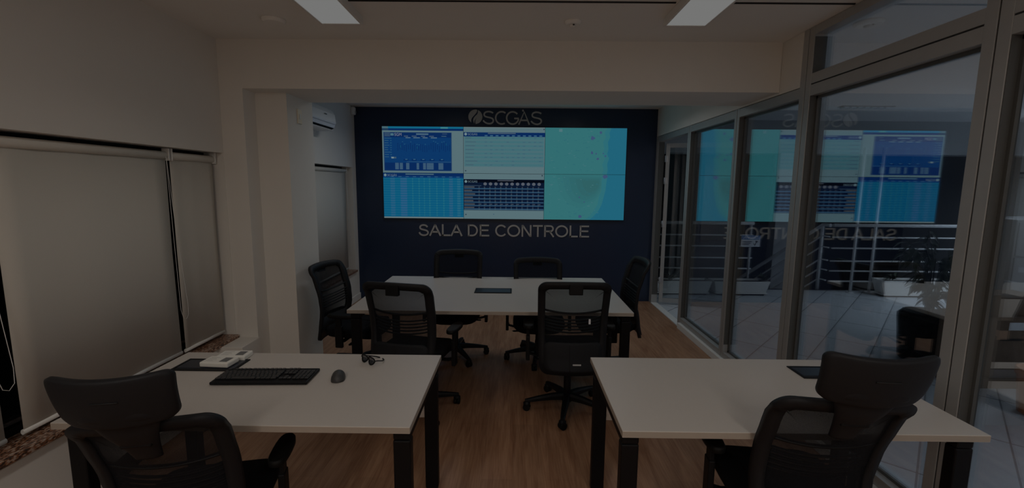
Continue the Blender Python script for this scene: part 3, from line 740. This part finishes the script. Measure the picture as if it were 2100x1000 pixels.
def thick_loop(name, outer, inner, off0, off1, m, parent):
    q = MB(); n = len(outer)
    q.rings([[bsurf(*p, off0) for p in outer], [bsurf(*p, off1) for p in outer], [bsurf(*p, off1+.002) for p in [((a[0]+b_[0])/2, (a[1]+b_[1])/2) for a, b_ in zip(outer, inner)]], [bsurf(*p, off1) for p in inner], [bsurf(*p, off0) for p in inner]], loop=True)
    return q.build(name, m, parent)
def patch(name, outer, off0, off1, m, parent, steps=6, both=True):
    q = MB(); n = len(outer); cx = sum(p[0] for p in outer)/n; cy = sum(p[1] for p in outer)/n
    def ring(s_, off): return [bsurf(cx+(p[0]-cx)*s_, cy+(p[1]-cy)*s_, off) for p in outer]
    fr = [ring(1-k/steps if k < steps else .02, off1) for k in range(steps+1)]
    if both: bk = [ring(1-k/steps if k < steps else .02, off0) for k in range(steps+1)][::-1]; q.rings(bk+fr)
    else: q.rings(fr, cap0=False)
    return q.build(name, m, parent)

def make_chair(head=False):
    global LEAN, WS
    LEAN = .17 if head else 0.0; WS = .935 if head else 1.0
    t = bpy.data.objects.new('office_chair', None); C.objects.link(t)
    outer = superloop(-1, 1, 0, 1, .055); inner = superloop(-.80, .80, .30, .925, .03)
    thick_loop('backrest_frame', outer, inner, -.012, .014, M['frame'], t)
    patch('mesh_panel', superloop(-.82, .82, .29, .935, .03), 0, .001, M['mesh'], t, both=False)
    patch('back_cover', superloop(-.86, .86, .03, .335, .05), .008, .020, M['cover'], t)
    # seam on the cover
    q = MB(); q.tube([bsurf(-.10, .05+.27*k/6, .022) for k in range(7)], .0012, n=5); q.build('cover_seam', M['hole'], t)
    q = MB()
    for k, v in enumerate((.66, .60, .565, .53, .495, .46)):
        q.tube([bsurf(u_/8*.80, v-.030*(1-(u_/8)**2)+(.012 if k == 0 else 0), -.006) for u_ in range(-8, 9)], .0085 if k else .011, n=6, sy=.6)
    q.build('lumbar_support', M['plastic'], t)
    q = MB(); 
    p = bsurf(0, .955); q.box(-.045, .045, p.y-.028, p.y+.006, p.z-.055, p.z+.018, bev=.005); q.build('headrest_mount', M['plastic'], t)
    # seat
    q = MB(); rows = []
    for z, s_, o_ in ((.430, .80, 0), (.436, .93, 0), (.452, .99, 0), (.475, 1.0, 0), (.495, .985, 0), (.508, .93, 0), (.512, .7, 0), (.508, .35, 0)):
        ring = []
        for k in range(40):
            a = k*2*math.pi/40; cx_, sy_ = math.cos(a), math.sin(a)
            x = .245*math.copysign(abs(cx_)**.45, cx_); y = .235*math.copysign(abs(sy_)**.5, sy_)
            dz = -.018*max(0, (y-.12)/.12)**2 + .008*(x/.245)**2
            ring.append((x*s_, y*s_+.02, z+dz))
        rows.append(ring)
    q.rings(rows); q.build('seat', M['fabric'], t)
    # mechanism, back bracket
    q = MB(); q.box(-.07, .07, -.13, .12, .385, .432, bev=.012); q.box(-.11, .11, -.06, .08, .415, .435, bev=.005)
    q.build('tilt_mechanism', M['plastic'], t)
    q = MB(); q.tube([(0, -.10, .41), (0, -.20, .405), (0, -.255, .42), (0, -.272, .455)], [.03, .03, .026, .016], sx=1.6, sy=.55, n=12); q.build('back_bracket', M['plastic'], t)
    for sx_, yy in ((1, .06), (-1, -.02)):
        q = MB(); q.tube([(sx_*.06, yy, .405), (sx_*.13, yy, .400), (sx_*.18, yy, .395)], .006, n=8); q.tube([(sx_*.17, yy, .395), (sx_*.19, yy, .394), (sx_*.235, yy, .392), (sx_*.25, yy, .392)], [.008, .018, .018, .008], sx=1, sy=.4, n=10); q.build('lever', M['plastic'], t)
    # armrests
    for sx_ in (-1, 1):
        q = MB(); q.tube([(sx_*.14, .0, .425), (sx_*.24, .0, .420), (sx_*.285, .0, .432), (sx_*.298, .0, .47)], [.022, .022, .022, .021], sx=1, sy=.45, n=10)
        q.box(sx_*.300-.014, sx_*.300+.014, -.032, .032, .385, .57, bev=.006); q.box(sx_*.300-.010, sx_*.300+.010, -.025, .025, .55, .645, bev=.004)
        a_ = q.build('armrest', M['plastic'], t)
        q = MB(); rows = []
        for z, s_ in ((.640, .85), (.645, 1), (.662, 1), (.670, .85)):
            rows.append([(sx_*.297+.040*s_*math.copysign(abs(math.cos(k*math.pi/12))**.7, math.cos(k*math.pi/12)), .02+.115*(1+(s_-1)*.3)*math.copysign(abs(math.sin(k*math.pi/12))**.7, math.sin(k*math.pi/12)), z) for k in range(24)])
        q.rings(rows); q.build('arm_pad', M['rubber'], a_)
    q = MB(); q.cyl((0, 0, .10), .027, .17, n=20); q.cyl((0, 0, .27), .016, .13, n=16); q.build('gas_column', M['plastic'], t)
    q = MB(); q.cyl((0, 0, .065), .042, .06, n=24)
    for k in range(5):
        a = R(90+72*k); d_ = Vector((math.cos(a), math.sin(a), 0)); n_ = Vector((-d_.y, d_.x, 0)); rows = []
        for rr, z, w, h in ((.03, .105, .026, .024), (.12, .102, .024, .020), (.22, .090, .020, .015), (.285, .080, .017, .011), (.318, .076, .014, .009)):
            c_ = d_*rr+Vector((0, 0, z)); rows.append([c_+n_*w*a_+Vector((0, 0, h*b_)) for a_, b_ in ((-1, -1), (1, -1), (1, .3), (.6, 1), (-.6, 1), (-1, .3))])
        q.rings(rows, smooth=False)
    q.build('star_base', M['plastic'], t)
    for k in range(5):
        a = R(90+72*k); ca = Vector((.305*math.cos(a), .305*math.sin(a), 0)); tw = R(40*k+15)
        q = MB(); q.lathe((ca.x, ca.y, .03), [(.020, .008), (.026, .012), (.026, .030), (.012, .040), (.008, .046)], n=14); c_ = q.build('castor', M['plastic'], t)
        mt = Matrix.Translation(ca) @ Matrix.Rotation(tw, 4, 'Z')
        for s_ in (-1, 1):
            q = MB(); q.cyl((.004*s_ if s_ > 0 else -.022, 0, .027), .027, .018, ax='x', n=18)
            for v in q.bm.verts: v.co = mt @ v.co
            q.build('wheel', M['rubber'], c_)
    if head:
        q = MB()
        key = [(*bsurf(0, .77, .026)[1:], .040), (*bsurf(0, .85, .034)[1:], .052), (*bsurf(0, .95, .036)[1:], .074), (*bsurf(0, 1.03, .036)[1:], .094), (-.492, 1.10, .098), (-.500, 1.15, .080)]
        def cr(k_, f_):
            a_ = [key[max(0, min(len(key)-1, k_+d_))] for d_ in (-1, 0, 1, 2)]
            return [.5*((2*a_[1][c_])+(-a_[0][c_]+a_[2][c_])*f_+(2*a_[0][c_]-5*a_[1][c_]+4*a_[2][c_]-a_[3][c_])*f_*f_+(-a_[0][c_]+3*a_[1][c_]-3*a_[2][c_]+a_[3][c_])*f_**3) for c_ in range(3)]
        rows = []
        for k_ in range(len(key)-1):
            for f_ in range(5):
                y_, z_, w_ = cr(k_, f_/5)
                rows.append([(w_*math.copysign(abs(math.cos(a_*math.pi/12))**.5, math.cos(a_*math.pi/12)), y_-.010*math.copysign(abs(math.sin(a_*math.pi/12))**.6, math.sin(a_*math.pi/12))-.012*(1-math.cos(a_*math.pi/12)**2), z_) for a_ in range(24)])
        q.rings(rows)
        q.build('headrest_bracket', M['frame'], t)
        # curved pad
        def hs(u_, v_, off):  # u,v in -1..1
            return Vector((u_*(.160+.006*v_), -.520-.026*v_+.040*u_*u_+.010*v_*v_-off, 1.152+.087*v_+.010*u_*u_))
        lp = []
        for q_, (sx_, sy_) in enumerate(((1, 1), (-1, 1), (-1, -1), (1, -1))):
            for k in range(10):
                an = R(90*q_+10*k); ru, rv = .17, .30
                if sy_ < 0: ru, rv = .24, .44
                lp.append((sx_*(1-ru)+ru*math.cos(an), sy_*(1-rv)+rv*math.sin(an)))
        lp = dense(lp, 10)
        q = MB(); rg = lambda s_, off: [hs(p_[0]*s_, p_[1]*s_, off) for p_ in lp]
        ss = [.03]+[k_/9 for k_ in range(1, 9)]
        q.rings([rg(s_, -.022) for s_ in ss] + [rg(.95, -.018), rg(1, -.008), rg(1, .006), rg(.96, .012)] + [rg(s_, .014) for s_ in ss[::-1]])
        h_ = q.build('headrest', M['frame'], t)
        q = MB(); q.tube([hs(-.22, .18, .0165), hs(.22, .18, .0165)], .0022, n=6); q.build('slot', M['hole'], h_)
    return t
proto = make_chair(False); protoH = make_chair(True)
used = set()
def put(pr, x, y, rz, label, dz=0, group='black mesh office chairs round the meeting table', base=None, **kw):
    o = pr if pr.name not in used else copy_tree(pr)
    used.add(pr.name)
    o.location = (x, y, 0); o.rotation_euler = (0, 0, R(rz)); tag(o, label, 'office chair', group)
    for ch in KIDS(o):
        n_ = ch.name.split('.')[0]
        if n_ not in ('star_base', 'castor', 'gas_column'): ch.location.z = dz
        elif base is not None: ch.rotation_euler = (0, 0, R(base))
    return o
FR = put(proto, .405, 3.245, 0, 'right one of the two near chairs at the meeting table, seen from behind', 0, base=24)
FL = put(proto, -.722, 3.205, -12, 'left one of the two near chairs at the meeting table, seen from behind', -.01, base=12)
put(proto, -.57, 4.27, 180, 'chair on the far side of the meeting table, left of the flap', -.03, base=31)
put(proto, .235, 4.24, 180, 'chair on the far side of the meeting table, right of the flap', -.10, base=-9)
put(proto, -1.40, 3.92, -100, 'chair at the left end of the meeting table beside the pillar', -.07, base=12)
put(proto, .815, 3.92, 91, 'chair at the right end of the meeting table near the glass door', 0, base=0)
put(protoH, 1.162, 1.825, -5, 'black chair with headrest at the right desk', -.07, 'black mesh chairs with headrests at the front desks', base=12)
put(protoH, -1.285, 1.745, 12, 'black chair with headrest at the left desk', -.13, 'black mesh chairs with headrests at the front desks', base=-12)
# pale tag and brand mark on the near right chair only
q = MB(); p = bsurf(.47, .57, .012); q.box(p.x-.007, p.x+.007, p.y-.004, p.y, p.z-.018, p.z+.018, bev=.002); q.build('tag', M['label'], FR)
q = MB(); p = bsurf(.12, .115, .024); q.box(p.x-.028, p.x+.028, p.y-.001, p.y+.003, p.z-.005, p.z+.005); q.build('maker_badge', M['tag'], FR)

# ---------------------------------------------------------------- hall beyond the glass
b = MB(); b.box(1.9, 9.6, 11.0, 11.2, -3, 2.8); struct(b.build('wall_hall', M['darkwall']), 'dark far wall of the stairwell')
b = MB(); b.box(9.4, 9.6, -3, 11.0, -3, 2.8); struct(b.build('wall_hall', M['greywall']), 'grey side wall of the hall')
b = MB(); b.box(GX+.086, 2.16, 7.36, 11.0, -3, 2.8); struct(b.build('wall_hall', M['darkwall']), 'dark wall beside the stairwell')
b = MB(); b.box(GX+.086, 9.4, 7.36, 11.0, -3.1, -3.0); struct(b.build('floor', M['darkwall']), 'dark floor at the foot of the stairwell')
b = MB(); b.box(GX+.09, 9.4, 7.36, 7.42, -.45, -.001); struct(b.build('trim_4', M['darkwall']), 'edge of the hall floor slab')
b = MB(); b.box(GX+.09, 9.4, 7.9, 8.3, 2.25, 2.80); struct(b.build('trim_5', M['greywall']), 'grey beam across the hall ceiling')
b = MB(); b.box(4.47, 4.98, 7.80, 8.0, -3, 2.25); tag(b.build('hall_column', M['greywall']), 'pale blue-grey column behind the stair railing', 'column')

def railing_run(x0, x1, y, posts, label, zs=(.187, .354, .515, .722, .898), top=1.09, tall=()):
    t = thing('railing', label, 'railing', ((x0+x1)/2, y, 0), 0, 'white metal railings in the hall'); c = (x0+x1)/2
    q = MB(); q.tube([(x0-c, 0, top), (x1-c, 0, top)], .026, n=12); q.build('handrail', M['rail'], t)
    for z in zs:
        q = MB(); q.tube([(x0-c, 0, z), (x1-c, 0, z)], .013, n=8); q.build('bar', M['rail'], t)
    for p in posts:
        q = MB(); q.tube([(p-c, .0, 0), (p-c, .0, top if p not in tall else 2.3)], .020, n=10); q.cyl((p-c, 0, 0), .05, .012); q.build('post', M['rail'], t)
    return t
M['rail'] = mat('white_railing_paint', (.62, .63, .64), .5, noise=.03)
railing_run(2.20, 3.80, 7.22, (2.3, 3.76), 'white railing behind the two left planters with the notice sign on it', zs=(.187, .373, .547, .736, .913), top=1.105)
railing_run(5.055, 9.3, 7.20, (5.42, 5.72, 7.2, 8.8), 'long white railing behind the right planter, with two tall posts', tall=(5.42, 5.72))
t = thing('stair_railing', 'white stair railing sloping down to the left beyond the floor edge', 'railing', (5.06, 7.38, 0))
q = MB(); q.tube([(-.03, .04, 0), (-.03, .04, 1.07)], .026, n=10); q.build('post', M['rail'], t)
for k, z in enumerate((.187, .354, .515, .722, .898, 1.08)):
    q = MB(); q.tube([(-.01, -.12, z), (-.03, .03, z), (-2.2, .45, z-1.75)], .012 if k < 5 else .028, n=8); q.build('bar' if k < 5 else 'handrail', M['rail'], t)
# notice sign
t = thing('notice_sign', 'small blue and white AVISO notice hanging on the left railing', 'sign', (3.60, 7.185, .735))
q = MB(); q.box(0, .30, -.004, 0, 0, .18); q.build('board', M['label'], t)
q = MB(); q.box(0, .30, -.006, -.004, .115, .18); q.build('header', M['bluelabel'], t)
q = MB(); text_into(q, 'AVISO', .03, -.0075, .125, .045, .24); q.build('lettering', M['label'], t)
q = MB()
for k in range(3): q.box(.02, .17-.02*k, -.006, -.004, .075-k*.024, .086-k*.024)
q.tube([(.20, -.006, .05), (.22, -.006, .02), (.235, -.006, .06), (.26, -.006, .09)], .006, n=6); q.cyl((.235, -.007, .085), .012, .003, ax='y')
q.build('print', M['ink'], t)

def leafblade(q, base, dirv, L_, w, droop=.3):
    dirv = Vector(dirv).normalized(); side = dirv.cross(Vector((0, 0, 1)))
    if side.length < .1: side = Vector((1, 0, 0))
    side.normalize(); up = side.cross(dirv)
    pts = []
    for k in range(6):
        f = k/5; c_ = Vector(base)+dirv*L_*f+Vector((0, 0, -droop*L_*f*f)); ww = w*math.sin(math.pi*min(1, f*.92+.05))
        pts.append((c_-side*ww+up*ww*.25, c_, c_+side*ww+up*ww*.25))
    q.rings([list(p_) for p_ in pts], close_u=False, cap0=False, cap1=False)
def planter(x0, x1, y, h, label, rnd):
    t = thing('planter_box', label, 'planter', ((x0+x1)/2, y, 0), 0, 'white trough planters along the railing'); L_ = (x1-x0)/2
    q = MB(); ring = lambda s_, z, d_: [(-L_*s_, -d_, z), (L_*s_, -d_, z), (L_*s_, d_, z), (-L_*s_, d_, z)]
    q.rings([ring(.90, .045, .095), ring(1, h, .13), ring(.97, h, .115), ring(.95, h-.04, .11)], smooth=False); q.build('trough', M['whitep'], t)
    q = MB(); q.box(-L_*.94, L_*.94, -.115, .115, .025, .043, bev=.003); q.build('tray', M['whitep'], t)
    q = MB(); q.box(-L_*.85, L_*.85, -.09, .09, 0, .025); q.build('plinth', M['hole'], t)
    q = MB(); q.box(-L_*.94, L_*.94, -.105, .105, h-.05, h-.03); q.build('soil', M['soil'], t)
    p_ = thing('potted_plant', 'small dark plant growing in the ' + label, 'plant', ((x0+x1)/2+rnd, y, h-.03), 0, 'small plants in the trough planters')
    q = MB(); rr = random.Random(int(x0*10))
    for k in range(26):
        a = rr.uniform(0, 6.28); q_ = rr.uniform(.1, 1); leafblade(q, (rr.uniform(-.05, .05), 0, .02+.05*rr.random()), (math.cos(a), math.sin(a)*.6, q_), rr.uniform(.08, .17), .018)
    q.build('foliage', M['leaf'], p_)
    q = MB(); q.tube([(0, 0, 0), (.005, 0, .08)], .006, n=6); q.build('stem', M['leaf'], p_)
planter(2.20, 3.06, 7.03, .225, 'white trough at the door end of the railing', -.15)
planter(3.10, 3.96, 7.03, .225, 'white trough under the notice sign', .35)
planter(5.70, 6.75, 7.02, .262, 'white trough right of the tall railing posts', -.30)

# tall potted plant
t = thing('potted_plant', 'tall leafy plant in a black pot behind the wide mullion', 'plant', (4.02, 4.30, 0))
q = MB(); q.lathe((0, 0, 0), [(.17, 0), (.20, .02), (.235, .40), (.235, .45), (.20, .49), (.17, .47)]); q.build('pot', M['plastic'], t)
q = MB(); q.cyl((0, 0, .44), .19, .02); q.build('soil', M['soil'], t)
rr = random.Random(12); q = MB(); qs = MB()
for k in range(20):
    a = rr.uniform(0, 6.28); r_ = rr.uniform(.10, .38); top = rr.uniform(.62, 1.3); tip = Vector((r_*math.cos(a), r_*math.sin(a)*.7, top))
    midp = Vector((tip.x*.3, tip.y*.3, .48+(top-.48)*.7)); qs.tube([(0.02*math.cos(a), .02*math.sin(a), .45), midp, tip], [.009, .006, .003], n=6)
    for j in range(12):
        f = .35+.65*j/11; pos = midp.lerp(tip, f) if j > 2 else Vector((0, 0, .5)).lerp(midp, .5+.5*f)
        aa = a+rr.uniform(-1.5, 1.5); leafblade(q, pos, (math.cos(aa), math.sin(aa), rr.uniform(-.5, .5)), rr.uniform(.08, .15), rr.uniform(.014, .024), .6)
q.build('foliage', M['leaf'], t); qs.build('stem', M['leaf'], t)

# boxes, cabinet, pot
def carton(x0, x1, y0, y1, z0, z1, label, lab=True):
    t = thing('cardboard_box', label, 'box', ((x0+x1)/2, (y0+y1)/2, z0), 0, 'cardboard boxes stacked outside the glass'); a, c, h = (x1-x0)/2, (y1-y0)/2, z1-z0
    q = MB(); q.box(-a, a, -c, c, 0, h, bev=.004); q.build('carton', M['cardboard'], t)
    q = MB(); q.box(-a*.99, a*.99, -c*.99, -.002, h, h+.004); q.box(-a*.99, a*.99, .002, c*.99, h, h+.004); q.build('flap', M['cardboard'], t)
    if lab:
        q = MB(); q.box(-a*.2, a*.25, -c-.002, -c, h*.80, h*.93); q.build('label', M['label'], t)
        q = MB(); q.box(-a*.35, a*.6, -c-.0015, -c, h*.62, h*.66); q.build('handhold', M['hole'], t)
carton(3.86, 4.62, 3.72, 4.02, .09, .60, 'large brown cardboard box with a white label, lowest of the stack')
carton(3.98, 4.45, 3.78, 4.00, .604, .78, 'smaller brown carton lying on the large labelled box', False)
b = MB(); b.box(3.78, 4.72, 3.68, 4.04, 0, .012); 
for a_, c_, e_, f_ in ((3.78, 4.72, 3.68, 3.70), (3.78, 4.72, 4.02, 4.04), (3.78, 3.80, 3.70, 4.02), (4.70, 4.72, 3.70, 4.02)): b.box(a_, c_, e_, f_, .012, .085)
b.box(3.80, 4.70, 3.70, 4.02, .012, .088)
tag(b.build('tray_carton', M['cardboard']), 'flat grey-brown carton tray under the large box', 'box')
t = thing('filing_cabinet', 'grey filing cabinet at the right edge of the photo, beyond the cardboard boxes', 'cabinet', (5.1, 4.46, 0))
q = MB(); q.box(-.36, .36, -.16, .16, 0, 1.39, bev=.006); q.build('body', M['filing'], t)
for k in range(4):
    q = MB(); q.box(-.345, .345, -.172, -.16, .04+k*.335, .36+k*.335, bev=.003); d_ = q.build('drawer', M['filing'], t)
    q = MB(); q.box(-.05, .05, -.19, -.172, .23+k*.335, .245+k*.335, bev=.003); q.build('handle', M['steel'], d_)
    q = MB(); q.box(-.30, -.18, -.174, -.172, .22+k*.335, .27+k*.335); q.build('label', M['label'], d_)
t = thing('white_panel', 'tall white panel standing beside the filing cabinet', 'panel', (5.09, 4.66, 0))
q = MB(); q.box(-.09, .42, -.015, .015, 0, 1.40, bev=.003); q.build('board', M['label'], t)
q = MB(); q.box(-.09, .42, -.018, -.015, 1.1, 1.104); q.build('joint', M['hole'], t)
t = thing('flower_pot', 'orange pot on the tiles at the right edge of the photo', 'pot', (3.925, 3.22, 0))
q = MB(); q.lathe((0, 0, 0), [(.10, 0), (.115, .01), (.145, .30), (.155, .30), (.155, .35), (.135, .35), (.13, .31)]); q.build('pot', M['orange'], t)
q = MB(); q.cyl((0, 0, .30), .125, .02); q.build('soil', M['soil'], t)
t = thing('floor_drain', 'small dark drain grate in the tiles beyond the open door', 'drain', (2.42, 6.62, 0))
q = MB(); q.box(-.075, .075, -.075, .075, 0, .004)
q.build('grate', M['steel'], t)
q = MB()
for k in range(5): q.box(-.06, .06, -.055+k*.024, -.043+k*.024, .004, .0046)
q.build('slots', M['hole'], t)
t = thing('louvre_light', 'narrow slatted ceiling fixture in the hall, seen through the glass', 'ceiling lamp', (4.86, 6.52, 2.80))
q = MB(); q.box(-.36, .36, -.06, .06, -.012, 0, bev=.003); q.build('housing', M['greywall'], t)
q = MB()
for k in range(7): q.box(-.33+k*.095, -.27+k*.095, -.05, .05, -.030, -.012)
q.build('slats', M['label'], t)
